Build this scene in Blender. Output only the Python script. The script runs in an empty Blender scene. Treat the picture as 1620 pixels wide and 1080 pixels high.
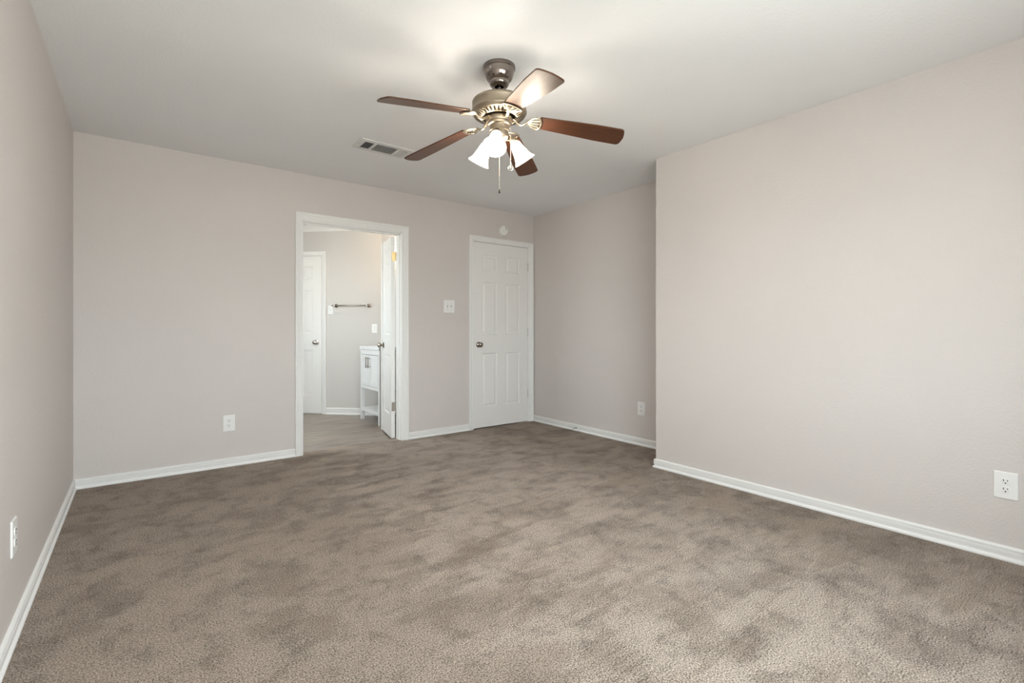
import bpy, bmesh, math, random
from mathutils import Vector, Matrix
PI = math.pi
scene = bpy.context.scene
C = scene.collection

# ------------------------------------------------------------------ camera
YAW = math.radians(37.6555)
CAM_H = 1.0886
cd = bpy.data.cameras.new('camera')
cam = bpy.data.objects.new('camera', cd); C.objects.link(cam)
cam.location = (0, 0, CAM_H)
cam.rotation_euler = (PI / 2, 0, -YAW)
cd.sensor_width = 36.0
cd.lens = 765.185 / 1620 * 36.0
cd.shift_y = -(540 - 521.38) / 1620
cd.clip_start = 0.02
scene.camera = cam

# ------------------------------------------------------------------ room numbers (metres)
H = 2.44
XL, XR, X2 = -0.353, 3.244, 3.741        # left wall, right wall, recess wall
YF, YS, YB = -0.43, 2.337, 4.43          # window wall behind the camera, step, back wall
WT = 0.12                                # wall thickness
YB2 = YB + WT
BX0, BX1, BTOP = 1.121, 2.050, 2.035     # bathroom doorway
DX0, DX1, DTOP = 2.884, 3.657, 2.058     # closed door
BZ = -0.012                              # bathroom floor level
BXL, BXR, BYF = 0.30, 2.473, 7.60        # bathroom left wall, right wall, far wall
CC = 8.406                               # angled wall X + Y = CC
WX0, WX1, WZ0, WZ1 = -0.15, 1.95, 0.70, 2.05   # added window in the front wall, unseen source of daylight

# ------------------------------------------------------------------ world, daylight, exposure
w = bpy.data.worlds.new('world'); scene.world = w; w.use_nodes = True
nt = w.node_tree; nt.nodes.clear()
o_ = nt.nodes.new('ShaderNodeOutputWorld'); bg = nt.nodes.new('ShaderNodeBackground')
tc = nt.nodes.new('ShaderNodeTexCoord'); sx = nt.nodes.new('ShaderNodeSeparateXYZ')
rp = nt.nodes.new('ShaderNodeValToRGB')
rp.color_ramp.elements[0].position = 0.47; rp.color_ramp.elements[0].color = (0.66, 0.66, 0.64, 1)
rp.color_ramp.elements[1].position = 0.53; rp.color_ramp.elements[1].color = (0.88, 0.95, 1.0, 1)
mp = nt.nodes.new('ShaderNodeMath'); mp.operation = 'MULTIPLY_ADD'; mp.inputs[1].default_value = 0.5; mp.inputs[2].default_value = 0.5
nt.links.new(tc.outputs['Generated'], sx.inputs[0]); nt.links.new(sx.outputs[2], mp.inputs[0])
nt.links.new(mp.outputs[0], rp.inputs[0]); nt.links.new(rp.outputs[0], bg.inputs[0]); nt.links.new(bg.outputs[0], o_.inputs[0])
SKY = 14.6
bg.inputs[1].default_value = SKY
SHADE_E, BULB_E = 7.0, 980.0              # lit glass shades and bulbs of the fan

def area(name, loc, rot, sx_, sy_, power, col, portal=False):
    l = bpy.data.lights.new(name, 'AREA'); l.shape = 'RECTANGLE'; l.size = sx_; l.size_y = sy_
    l.energy = power; l.color = col
    if portal: l.cycles.is_portal = True
    ob = bpy.data.objects.new(name, l); C.objects.link(ob); ob.location = loc; ob.rotation_euler = rot
    return ob
# portals fill the two added window openings and only guide the sky light through them
area('window_portal', ((WX0 + WX1) / 2, YF - 0.05, (WZ0 + WZ1) / 2), (PI / 2, 0, 0), WX1 - WX0, WZ1 - WZ0, 1, (1, 1, 1), True)
BWY0, BWY1, BWZ0, BWZ1 = 4.75, 5.8, 1.05, 2.05
area('bathroom_portal', (BXL - 0.05, (BWY0 + BWY1) / 2, (BWZ0 + BWZ1) / 2), (PI / 2, 0, -PI / 2), BWY1 - BWY0, BWZ1 - BWZ0, 1, (1, 1, 1), True)

vs = scene.view_settings
vs.view_transform = 'Standard'; vs.look = 'None'; vs.gamma = 1.0; vs.use_curve_mapping = False
vs.exposure = 0.14

# ------------------------------------------------------------------ materials
def new_mat(name):
    m = bpy.data.materials.new(name); m.use_nodes = True
    nt = m.node_tree; b = nt.nodes['Principled BSDF']
    return m, nt, b
def plain(name, col, rough=0.5, metal=0.0, spec=0.5, coat=0.0):
    m, nt, b = new_mat(name)
    b.inputs['Base Color'].default_value = (*col, 1); b.inputs['Roughness'].default_value = rough
    b.inputs['Metallic'].default_value = metal; b.inputs['Specular IOR Level'].default_value = spec
    b.inputs['Coat Weight'].default_value = coat; b.inputs['Coat Roughness'].default_value = 0.15
    return m
def noise(nt, vec, scale, detail=3, rough=0.55, dist=0.0):
    n = nt.nodes.new('ShaderNodeTexNoise'); n.inputs['Scale'].default_value = scale
    n.inputs['Detail'].default_value = detail; n.inputs['Roughness'].default_value = rough
    n.inputs['Distortion'].default_value = dist
    if vec is not None: nt.links.new(vec, n.inputs['Vector'])
    return n
def objco(nt, scale=None, rot=None):
    t = nt.nodes.new('ShaderNodeTexCoord')
    if scale is None and rot is None: return t.outputs['Object']
    m = nt.nodes.new('ShaderNodeMapping')
    if scale: m.inputs['Scale'].default_value = scale
    if rot: m.inputs['Rotation'].default_value = rot
    nt.links.new(t.outputs['Object'], m.inputs['Vector']); return m.outputs[0]
def ramp(nt, fac, stops):
    r = nt.nodes.new('ShaderNodeValToRGB'); e = r.color_ramp.elements
    while len(e) < len(stops): e.new(0.5)
    for i, (p, c) in enumerate(stops): e[i].position = p; e[i].color = (*c, 1)
    nt.links.new(fac, r.inputs[0]); return r.outputs[0]
def mix(nt, fac, a, b, mode='MIX'):
    m = nt.nodes.new('ShaderNodeMix'); m.data_type = 'RGBA'; m.blend_type = mode
    for sock, v in ((m.inputs[0], fac), (m.inputs[6], a), (m.inputs[7], b)):
        if isinstance(v, (int, float)): sock.default_value = v
        elif isinstance(v, tuple): sock.default_value = (*v, 1)
        else: nt.links.new(v, sock)
    return m.outputs[2]
def bump(nt, b, h, strength, dist):
    n = nt.nodes.new('ShaderNodeBump'); n.inputs['Strength'].default_value = strength; n.inputs['Distance'].default_value = dist
    nt.links.new(h, n.inputs['Height']); nt.links.new(n.outputs[0], b.inputs['Normal'])

def paint_wall(name, col, rough=0.55, scale=95, strength=0.35, spec=0.3):
    m, nt, b = new_mat(name)
    v = objco(nt)
    n1 = noise(nt, v, scale, 2, 0.5, 0.4)
    r = ramp(nt, n1.outputs[0], [(0.42, (0, 0, 0)), (0.62, (1, 1, 1))])
    n2 = noise(nt, v, 1.3, 3)
    c = ramp(nt, n2.outputs[0], [(0.3, tuple(x * 0.985 for x in col)), (0.7, tuple(min(1, x * 1.015) for x in col))])
    nt.links.new(c, b.inputs['Base Color'])
    b.inputs['Roughness'].default_value = rough; b.inputs['Specular IOR Level'].default_value = spec
    bump(nt, b, r, strength, 0.0012)
    return m
M = {}
M['wall'] = paint_wall('greige orange peel paint', (0.668, 0.619, 0.594))
M['ceiling'] = paint_wall('ceiling paint', (0.86, 0.864, 0.866), 0.8, 70, 0.3, 0.15)
M['bathwall'] = paint_wall('bathroom paint', (0.66, 0.63, 0.605))
M['trim'] = plain('white trim paint', (0.86, 0.85, 0.835), 0.38)
M['door'] = plain('white door paint', (0.855, 0.84, 0.82), 0.42)
M['vanity'] = plain('white lacquer', (0.86, 0.86, 0.86), 0.3)
M['plastic'] = plain('white plastic', (0.87, 0.86, 0.845), 0.35)
M['slot'] = plain('dark slot', (0.02, 0.02, 0.02), 0.7)
M['screw'] = plain('screw steel', (0.42, 0.41, 0.39), 0.4, 0.9)
M['satin'] = plain('satin nickel', (0.36, 0.32, 0.28), 0.26, 1.0)
M['brightnickel'] = plain('polished nickel', (0.62, 0.60, 0.57), 0.2, 1.0)
M['brass'] = plain('brass', (0.70, 0.52, 0.26), 0.3, 1.0)
M['hingepaint'] = plain('painted hinge', (0.62, 0.61, 0.59), 0.4, 0.3)
M['grille'] = plain('vent enamel', (0.74, 0.735, 0.72), 0.45)
M['duct'] = plain('duct dark', (0.03, 0.03, 0.03), 0.9)
M['rubber'] = plain('white rubber', (0.80, 0.78, 0.74), 0.6)
M['fob'] = plain('dark fob', (0.03, 0.025, 0.02), 0.35)
M['chain'] = plain('bead chain', (0.75, 0.70, 0.60), 0.3, 0.9)

def brushed(name, col, rough):
    m, nt, b = new_mat(name)
    n = noise(nt, objco(nt, (1, 1, 90)), 14, 2)
    r = ramp(nt, n.outputs[0], [(0.3, tuple(x * 0.88 for x in col)), (0.7, col)])
    nt.links.new(r, b.inputs['Base Color']); b.inputs['Metallic'].default_value = 1.0; b.inputs['Roughness'].default_value = rough
    b.inputs['Anisotropic'].default_value = 0.4
    return m
M['nickel'] = brushed('brushed nickel', (0.42, 0.355, 0.27), 0.36)
M['nickel_dark'] = brushed('polished pewter nickel', (0.27, 0.235, 0.21), 0.17)

def wood_blade():
    m, nt, b = new_mat('reddish brown blade veneer')
    v = objco(nt, (3.0, 60, 60))
    n = noise(nt, v, 2.2, 4, 0.6, 0.6)
    c = ramp(nt, n.outputs[0], [(0.25, (0.036, 0.013, 0.007)), (0.55, (0.075, 0.026, 0.012)), (0.8, (0.120, 0.046, 0.020))])
    nt.links.new(c, b.inputs['Base Color']); b.inputs['Roughness'].default_value = 0.40
    b.inputs['Specular IOR Level'].default_value = 0.5; b.inputs['Specular Tint'].default_value = (1.0, 0.88, 0.70, 1)
    b.inputs['Coat Weight'].default_value = 0.18; b.inputs['Coat Roughness'].default_value = 0.30; b.inputs['Coat Tint'].default_value = (1.0, 0.9, 0.76, 1)
    return m
M['blade'] = wood_blade()

def carpet():
    m, nt, b = new_mat('brown beige cut pile carpet')
    v = objco(nt)
    def math_(op, x, y):
        n = nt.nodes.new('ShaderNodeMath'); n.operation = op
        for i, q in enumerate((x, y)):
            if isinstance(q, (int, float)): n.inputs[i].default_value = q
            else: nt.links.new(q, n.inputs[i])
        return n.outputs[0]
    tuft = noise(nt, v, 185, 2, 0.7).outputs[0]
    fine = noise(nt, v, 420, 2, 0.6).outputs[0]
    grain = math_('MULTIPLY', math_('SUBTRACT', tuft, 0.5), 0.30)
    # patches where the pile leans another way, and the strokes a vacuum left across the right half
    big = math_('ADD', noise(nt, v, 3.3, 7, 0.66, 0.3).outputs[0], grain)
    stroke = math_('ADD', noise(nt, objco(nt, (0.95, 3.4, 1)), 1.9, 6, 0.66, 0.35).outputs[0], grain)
    med = math_('ADD', noise(nt, v, 8.0, 6, 0.7, 0.2).outputs[0], grain)
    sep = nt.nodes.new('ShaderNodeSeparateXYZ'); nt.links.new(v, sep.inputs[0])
    daylight_lay = math_('ADD', sep.outputs[0], math_('MULTIPLY', math_('SUBTRACT', stroke, 0.5), 3.6))
    daylight_lay = math_('DIVIDE', math_('ADD', daylight_lay, 0.4), 4.2)
    tcol = ramp(nt, tuft, [(0.38, (0.120, 0.080, 0.055)), (0.47, (0.41, 0.319, 0.251)), (0.60, (0.585, 0.482, 0.396)), (0.68, (0.76, 0.66, 0.567))])
    p0 = ramp(nt, daylight_lay, [(0.0, (0.88, 0.865, 0.85)), (0.36, (0.91, 0.90, 0.89)), (0.43, (1.10, 1.12, 1.14)), (0.72, (1.14, 1.17, 1.21)), (0.77, (0.84, 0.82, 0.80)), (1.0, (0.82, 0.80, 0.78))])  # right half painted lighter and cooler for window daylight, broken up by strokes
    p1 = ramp(nt, big, [(0.43, (0.80, 0.775, 0.755)), (0.485, (0.97, 0.97, 0.97)), (0.56, (1.06, 1.06, 1.06))])
    p3 = ramp(nt, med, [(0.40, (0.78, 0.76, 0.74)), (0.455, (1.0, 1.0, 1.0)), (0.6, (1.06, 1.06, 1.06))])
    p2 = ramp(nt, stroke, [(0.455, (0.84, 0.82, 0.805)), (0.495, (1.02, 1.02, 1.02)), (0.58, (1.07, 1.08, 1.09))])
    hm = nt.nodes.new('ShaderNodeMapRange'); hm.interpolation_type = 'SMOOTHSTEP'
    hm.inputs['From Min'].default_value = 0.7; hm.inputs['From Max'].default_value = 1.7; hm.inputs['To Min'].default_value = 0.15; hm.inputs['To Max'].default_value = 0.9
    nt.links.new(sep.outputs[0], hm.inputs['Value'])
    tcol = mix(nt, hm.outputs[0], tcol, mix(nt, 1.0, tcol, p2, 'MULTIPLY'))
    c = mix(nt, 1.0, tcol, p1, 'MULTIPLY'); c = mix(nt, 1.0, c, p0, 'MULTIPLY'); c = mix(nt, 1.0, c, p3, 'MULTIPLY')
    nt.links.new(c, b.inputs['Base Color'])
    b.inputs['Roughness'].default_value = 0.95; b.inputs['Specular IOR Level'].default_value = 0.1
    b.inputs['Sheen Weight'].default_value = 0.2; b.inputs['Sheen Roughness'].default_value = 0.5
    bump(nt, b, math_('ADD', tuft, math_('MULTIPLY', fine, 0.6)), 1.0, 0.010)
    return m
M['carpet'] = carpet()

def laminate():
    m, nt, b = new_mat('grey brown plank floor')
    v = objco(nt)
    br = nt.nodes.new('ShaderNodeTexBrick'); br.offset = 0.37
    br.inputs['Scale'].default_value = 1.0; br.inputs['Brick Width'].default_value = 1.2; br.inputs['Row Height'].default_value = 0.15
    br.inputs['Mortar Size'].default_value = 0.0012
    br.inputs['Color1'].default_value = (0.25, 0.25, 0.25, 1); br.inputs['Color2'].default_value = (0.75, 0.75, 0.75, 1); br.inputs['Mortar'].default_value = (0, 0, 0, 1)
    nt.links.new(v, br.inputs['Vector'])
    g = noise(nt, objco(nt, (1.2, 26, 1)), 2.0, 5, 0.65, 0.5)
    c = ramp(nt, g.outputs[0], [(0.36, (0.125, 0.094, 0.070)), (0.50, (0.270, 0.215, 0.170)), (0.64, (0.42, 0.35, 0.29))])
    pl = ramp(nt, br.outputs[0], [(0.0, (0.45, 0.45, 0.45)), (0.2, (0.86, 0.86, 0.86)), (0.8, (1.08, 1.08, 1.08))])
    c = mix(nt, 1.0, c, pl, 'MULTIPLY')
    nt.links.new(c, b.inputs['Base Color']); b.inputs['Roughness'].default_value = 0.28
    bump(nt, b, g.outputs[0], 0.12, 0.002)
    return m
M['laminate'] = laminate()

def glow(name, col, strength, base=(0.85, 0.82, 0.78)):
    m, nt, b = new_mat(name)
    b.inputs['Base Color'].default_value = (*base, 1); b.inputs['Roughness'].default_value = 0.3
    b.inputs['Emission Color'].default_value = (*col, 1); b.inputs['Emission Strength'].default_value = strength
    return m
def frosted():
    m = bpy.data.materials.new('lit frosted glass'); m.use_nodes = True
    nt = m.node_tree; nt.nodes.clear(); N = nt.nodes.new
    o = N('ShaderNodeOutputMaterial'); tr = N('ShaderNodeBsdfTransparent'); tl = N('ShaderNodeBsdfTranslucent'); df = N('ShaderNodeBsdfDiffuse'); em = N('ShaderNodeEmission')
    tr.inputs[0].default_value = (1, 0.98, 0.95, 1); tl.inputs[0].default_value = (0.9, 0.87, 0.82, 1); df.inputs[0].default_value = (0.85, 0.83, 0.80, 1)
    em.inputs[0].default_value = (1.0, 0.92, 0.80, 1); em.inputs[1].default_value = SHADE_E
    m1 = N('ShaderNodeMixShader'); m1.inputs[0].default_value = 0.5; m2 = N('ShaderNodeMixShader'); m2.inputs[0].default_value = 0.25; ad = N('ShaderNodeAddShader')
    L = nt.links.new
    L(df.outputs[0], m1.inputs[1]); L(tl.outputs[0], m1.inputs[2]); L(m1.outputs[0], m2.inputs[1]); L(tr.outputs[0], m2.inputs[2]); L(m2.outputs[0], ad.inputs[0]); L(em.outputs[0], ad.inputs[1]); L(ad.outputs[0], o.inputs[0])
    return m
M['shade'] = frosted()
M['bulb'] = glow('lit bulb', (1.0, 0.97, 0.93), BULB_E)

def pane_glass():
    m = bpy.data.materials.new('window pane'); m.use_nodes = True
    nt = m.node_tree; nt.nodes.clear()
    o = nt.nodes.new('ShaderNodeOutputMaterial'); t = nt.nodes.new('ShaderNodeBsdfTransparent'); g = nt.nodes.new('ShaderNodeBsdfGlossy')
    t.inputs[0].default_value = (0.96, 0.98, 0.97, 1); g.inputs['Roughness'].default_value = 0.02
    x = nt.nodes.new('ShaderNodeMixShader'); x.inputs[0].default_value = 0.06
    nt.links.new(t.outputs[0], x.inputs[1]); nt.links.new(g.outputs[0], x.inputs[2]); nt.links.new(x.outputs[0], o.inputs[0])
    return m
M['glass'] = pane_glass()

# ------------------------------------------------------------------ mesh helpers
def obj(name, bm, mat, parent=None, smooth=False, angle=35):
    bmesh.ops.recalc_face_normals(bm, faces=bm.faces[:])
    me = bpy.data.meshes.new(name)
    if smooth:
        for f in bm.faces: f.smooth = True
        for e in bm.edges:
            if len(e.link_faces) == 2 and e.calc_face_angle(0) > math.radians(angle): e.smooth = False
    bm.to_mesh(me); bm.free()
    ob = bpy.data.objects.new(name, me); C.objects.link(ob)
    me.materials.append(M[mat] if isinstance(mat, str) else mat)
    if parent: ob.parent = parent
    return ob
def thing(name, label, cat, loc=(0, 0, 0), rot=(0, 0, 0), group=None, kind=None):
    o = bpy.data.objects.new(name, None); C.objects.link(o); o.empty_display_size = 0.1
    o.location = loc; o.rotation_euler = rot
    return tag(o, label, cat, group, kind)
def tag(o, label, cat, group=None, kind=None):
    o['label'] = label; o['category'] = cat
    if group: o['group'] = group
    if kind: o['kind'] = kind
    return o
def add_box(bm, a, b, bev=0.0, mtx=None):
    x0, y0, z0 = a; x1, y1, z1 = b
    vs = [bm.verts.new(p) for p in ((x0, y0, z0), (x1, y0, z0), (x1, y1, z0), (x0, y1, z0), (x0, y0, z1), (x1, y0, z1), (x1, y1, z1), (x0, y1, z1))]
    fs = [bm.faces.new([vs[i] for i in q]) for q in ((0, 3, 2, 1), (4, 5, 6, 7), (0, 1, 5, 4), (1, 2, 6, 5), (2, 3, 7, 6), (3, 0, 4, 7))]
    if bev:
        es = list({e for f in fs for e in f.edges})
        r = bmesh.ops.bevel(bm, geom=es, offset=bev, segments=2, profile=0.5, affect='EDGES')
        vs = list({v for f in r['faces'] for v in f.verts} | {v for v in vs if v.is_valid})
    if mtx is not None: bmesh.ops.transform(bm, matrix=mtx, verts=vs)
    return vs
def add_poly_prism(bm, pts, z0, z1):
    lo = [bm.verts.new((x, y, z0)) for x, y in pts]; hi = [bm.verts.new((x, y, z1)) for x, y in pts]
    bm.faces.new(lo[::-1]); bm.faces.new(hi)
    n = len(pts)
    for i in range(n): bm.faces.new((lo[i], lo[(i + 1) % n], hi[(i + 1) % n], hi[i]))
def add_lathe(bm, prof, n=40, mtx=None, cap0=False, cap1=False, skip=None):
    rings = []
    for r, z in prof:
        if r < 1e-6: rings.append([bm.verts.new((0, 0, z))])
        else: rings.append([bm.verts.new((r * math.cos(2 * PI * i / n), r * math.sin(2 * PI * i / n), z)) for i in range(n)])
    for k in range(len(rings) - 1):
        a, b = rings[k], rings[k + 1]
        for i in range(n):
            if skip and skip(k, i): continue
            j = (i + 1) % n
            if len(a) == 1 and len(b) == 1: continue
            if len(a) == 1: bm.faces.new((a[0], b[j], b[i]))
            elif len(b) == 1: bm.faces.new((a[i], a[j], b[0]))
            else: bm.faces.new((a[i], a[j], b[j], b[i]))
    if cap0 and len(rings[0]) > 1: bm.faces.new(rings[0][::-1])
    if cap1 and len(rings[-1]) > 1: bm.faces.new(rings[-1])
    vs = [v for r in rings for v in r]
    if mtx is not None: bmesh.ops.transform(bm, matrix=mtx, verts=vs)
    return vs
def add_tube(bm, pts, rx, ry=None, n=10, closed=False, up=Vector((0, 0, 1))):
    """sweep an ellipse (rx across, ry along up) along pts"""
    pts = [Vector(p) for p in pts]; ry = ry or rx; rings = []
    N = len(pts)
    for k, p in enumerate(pts):
        if closed: t = pts[(k + 1) % N] - pts[k - 1]
        else: t = pts[min(k + 1, N - 1)] - pts[max(k - 1, 0)]
        t.normalize()
        s = t.cross(up)
        if s.length < 1e-4: s = t.cross(Vector((1, 0, 0)))
        s.normalize(); u = s.cross(t)
        rxx = rx[k] if isinstance(rx, (list, tuple)) else rx; ryy = ry[k] if isinstance(ry, (list, tuple)) else ry
        rings.append([bm.verts.new(p + s * (rxx * math.cos(2 * PI * i / n)) + u * (ryy * math.sin(2 * PI * i / n))) for i in range(n)])
    for k in range(N if closed else N - 1):
        a, b = rings[k], rings[(k + 1) % N]
        for i in range(n): bm.faces.new((a[i], a[(i + 1) % n], b[(i + 1) % n], b[i]))
    if not closed: bm.faces.new(rings[0][::-1]); bm.faces.new(rings[-1])
def frame(origin, ux, n):
    """matrix: local x along ux, local -y towards n (outward), z up"""
    ux = Vector(ux).normalized(); n = Vector(n).normalized(); y = -n
    return Matrix(((ux.x, y.x, 0, origin[0]), (ux.y, y.y, 0, origin[1]), (ux.z, y.z, 1, origin[2]), (0, 0, 0, 1)))
def axis_mtx(p, d):
    return Matrix.Translation(Vector(p)) @ Vector((0, 0, 1)).rotation_difference(Vector(d).normalized()).to_matrix().to_4x4()
def struct(o, label, cat): return tag(o, label, cat, kind='structure')

# ------------------------------------------------------------------ shell
bm = bmesh.new()
add_poly_prism(bm, [(XL, YF), (XR, YF), (XR, YS), (X2, YS), (X2, YB), (BX1, YB), (BX1, YB2 - 0.008), (BX0, YB2 - 0.008), (BX0, YB), (XL, YB)], -0.05, 0.0)
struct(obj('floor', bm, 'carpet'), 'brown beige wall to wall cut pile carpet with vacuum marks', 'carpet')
bm = bmesh.new()
add_poly_prism(bm, [(BXL, YB2 - 0.008), (BXR, YB2 - 0.008), (BXR, CC - BXR), (CC - BYF, BYF), (BXL, BYF)], -0.06, BZ)
struct(obj('floor_bathroom', bm, 'laminate'), 'grey brown wood plank floor seen through the open doorway', 'wood floor')
bm = bmesh.new()
add_poly_prism(bm, [(XL - WT, YF - WT), (XR + 0.01, YF - WT), (X2 + WT, YS - 0.6), (X2 + WT, YB2), (XL - WT, YB2)], H, H + 0.1)
struct(obj('ceiling', bm, 'ceiling'), 'flat pale grey painted bedroom ceiling carrying the fan', 'ceiling')
bm = bmesh.new()
add_poly_prism(bm, [(BXL - WT, YB2), (BXR + WT, YB2), (BXR + WT, BYF + WT), (BXL - WT, BYF + WT)], H, H + 0.1)
struct(obj('ceiling_bathroom', bm, 'ceiling'), 'white ceiling of the bathroom beyond the doorway', 'ceiling')

def wall_along_x(name, x0, x1, y0, y1, holes, z0=-0.06, z1=H, mat='wall'):
    bm = bmesh.new(); x = x0
    for hx0, hx1, hz0, hz1 in holes:
        add_box(bm, (x, y0, z0), (hx0, y1, z1))
        if hz0 > z0 + 1e-4: add_box(bm, (hx0, y0, z0), (hx1, y1, hz0))
        add_box(bm, (hx0, y0, hz1), (hx1, y1, z1)); x = hx1
    add_box(bm, (x, y0, z0), (x1, y1, z1))
    bmesh.ops.remove_doubles(bm, verts=bm.verts[:], dist=1e-5)
    # drop the faces shared by neighbouring boxes
    seen = {}
    for f in bm.faces: seen.setdefault(tuple(round(c, 4) for c in f.calc_center_median()), []).append(f)
    bmesh.ops.delete(bm, geom=[f for fs in seen.values() if len(fs) > 1 for f in fs], context='FACES_ONLY')
    return obj(name, bm, mat)
def wall_along_y(name, y0, y1, x0, x1, holes, mat='wall'):
    o = wall_along_x(name, y0, y1, -x1, -x0, holes, mat=mat)
    me = o.data
    me.transform(Matrix.Rotation(PI / 2, 4, 'Z'))   # (x, y) -> (-y, x)
    return o
struct(wall_along_x('wall_back', XL - WT, X2 + WT, YB, YB2, [(BX0, BX1, -0.06, BTOP), (DX0, DX1, -0.06, DTOP)]), 'greige textured back wall holding the open doorway and the closed door', 'wall')
struct(wall_along_y('wall_left', YF - WT, YB, XL - WT, XL, []), 'greige textured wall at the left edge of the photo', 'wall')
struct(wall_along_x('wall_right', XR, X2 + WT, YF - WT, YS, []), 'wide bright greige wall on the right that stands forward of the recess', 'wall')
struct(wall_along_y('wall_recess', YS, YB, X2, X2 + WT, []), 'shaded greige side wall in the recess beside the closed door', 'wall')
struct(wall_along_x('wall_front', XL, XR, YF - WT, YF, [(WX0, WX1, WZ0, WZ1)]), 'greige wall with an added window behind the camera', 'wall')
struct(wall_along_y('wall_bathroom_left', YB2, BYF + WT, BXL - WT, BXL, [(BWY0, BWY1, BWZ0, BWZ1)], 'bathwall'), 'left bathroom wall with an added window, hidden behind the bedroom wall', 'wall')
struct(wall_along_y('wall_bathroom_right', YB2, CC - BXR, BXR, BXR + WT, [], 'bathwall'), 'bathroom wall behind the white vanity', 'wall')
bm = bmesh.new()
a = (BXR, CC - BXR); b_ = (CC - BYF, BYF); k = WT / math.sqrt(2)
add_poly_prism(bm, [a, (a[0] + 2 * k, a[1]), (b_[0] + 2 * k, b_[1]), b_], -0.06, H)
struct(obj('wall_bathroom_angled', bm, 'bathwall'), 'angled bathroom wall with the towel bar and inner door', 'wall')
bm = bmesh.new(); add_box(bm, (BXL, BYF, -0.06), (CC - BYF, BYF + WT, H))
struct(obj('wall_bathroom_far', bm, 'bathwall'), 'short far bathroom wall beyond the inner door', 'wall')

bm = bmesh.new()
add_box(bm, (DX0 - 0.05, YB2, -0.06), (DX0 - 0.01, YB2 + 0.9, H)); add_box(bm, (DX1 + 0.01, YB2, -0.06), (DX1 + 0.05, YB2 + 0.9, H)); add_box(bm, (DX0 - 0.05, YB2 + 0.9, -0.06), (DX1 + 0.05, YB2 + 0.94, H)); add_box(bm, (DX0 - 0.05, YB2, H), (DX1 + 0.05, YB2 + 0.94, H + 0.04)); add_box(bm, (DX0 - 0.05, YB + 0.0, -0.08), (DX1 + 0.05, YB2 + 0.94, -0.06))
struct(obj('wall_closet', bm, 'wall'), 'dark space behind the closed door, seen only in the gap under it', 'wall')

# ------------------------------------------------------------------ baseboards (profile: distance from wall, height)
BPROF = [(0, 0), (0.018, 0), (0.0195, 0.005), (0.0185, 0.011), (0.0150, 0.014), (0.0105, 0.017), (0.0095, 0.022), (0.0115, 0.028), (0.0135, 0.040), (0.0135, 0.0475), (0.0075, 0.0490), (0.0075, 0.0525),
         (0.0125, 0.054), (0.0130, 0.060), (0.0100, 0.066), (0, 0.069)]
def baseboard(name, p0, p1, m0, m1, label, z=0.0, sc=1.0):
    """p0->p1 along the wall foot with the room on the left; m0, m1 = slope of the end mitre (1 inside corner, -1 outside, 0 square)"""
    d = Vector((p1[0] - p0[0], p1[1] - p0[1], 0)); L = d.length; d.normalize(); n = Vector((-d.y, d.x, 0))
    bm = bmesh.new(); A, B = [], []
    for t, h in BPROF:
        t *= sc; h *= sc
        A.append(bm.verts.new(Vector((p0[0], p0[1], z + h)) + d * (m0 * t) + n * t))
        B.append(bm.verts.new(Vector((p1[0], p1[1], z + h)) - d * (m1 * t) + n * t))
    for i in range(len(BPROF) - 1): bm.faces.new((A[i], B[i], B[i + 1], A[i + 1]))
    bm.faces.new((A[-1], B[-1], B[0], A[0]))
    bm.faces.new(A[::-1]); bm.faces.new(B)
    struct(obj(name, bm, 'trim'), label, 'baseboard')
CW = 0.058
baseboard('baseboard_left', (XL, YB), (XL, YF), 1, 1, 'white baseboard along the left wall')
baseboard('baseboard_back_left', (BX0 - CW, YB), (XL, YB), 0, 1, 'white baseboard on the back wall left of the doorway, under the outlet')
baseboard('baseboard_back_middle', (DX0 - CW, YB), (BX1 + 0.068, YB), 0, 0, 'short white baseboard between the doorway and the closed door')
baseboard('baseboard_recess', (X2, YS), (X2, YB), 1, 0.9, 'white baseboard of the recess wall with the door stop')
baseboard('baseboard_step', (XR, YS), (X2, YS), -1, 1, 'white baseboard return on the hidden face of the wall step')
baseboard('baseboard_right', (XR, YF), (XR, YS), 1, -1, 'white baseboard along the wide right wall')
baseboard('baseboard_front', (XL, YF), (XR, YF), 1, 1, 'white baseboard under the added window behind the camera')

# ------------------------------------------------------------------ casings (profile: distance out from the opening, thickness)
CPROF = [(0, 0.0), (0, 0.010), (0.004, 0.0125), (0.010, 0.0125), (0.0125, 0.0070), (0.017, 0.0070), (0.024, 0.0115), (0.036, 0.0135), (0.0385, 0.0175), (0.046, 0.0195), (0.0475, 0.0165), (0.0505, 0.0165), (0.052, 0.0195), (0.0575, 0.0170), (0.0575, 0.0)]
def casing(bm, mtx, x0, x1, z1, z0, wl=1.0, wr=1.0, wt=1.0):
    st = [[], [], [], []]
    for w_, t in CPROF:
        st[0].append((x0 - w_ * wl, -t, z0)); st[1].append((x0 - w_ * wl, -t, z1 + w_ * wt))
        st[2].append((x1 + w_ * wr, -t, z1 + w_ * wt)); st[3].append((x1 + w_ * wr, -t, z0))
    V = [[bm.verts.new(mtx @ Vector(p)) for p in s] for s in st]
    n = len(CPROF)
    for k in range(3):
        for i in range(n): bm.faces.new((V[k][i], V[k][(i + 1) % n], V[k + 1][(i + 1) % n], V[k + 1][i]))
    bm.faces.new(V[0][::-1]); bm.faces.new(V[3])
Fb = frame((0, YB, 0), (1, 0, 0), (0, -1, 0))
bm = bmesh.new()
casing(bm, Fb, BX0, BX1, BTOP, 0.0, 1.0, 1.15, 1.22)
JT = 0.006
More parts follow.
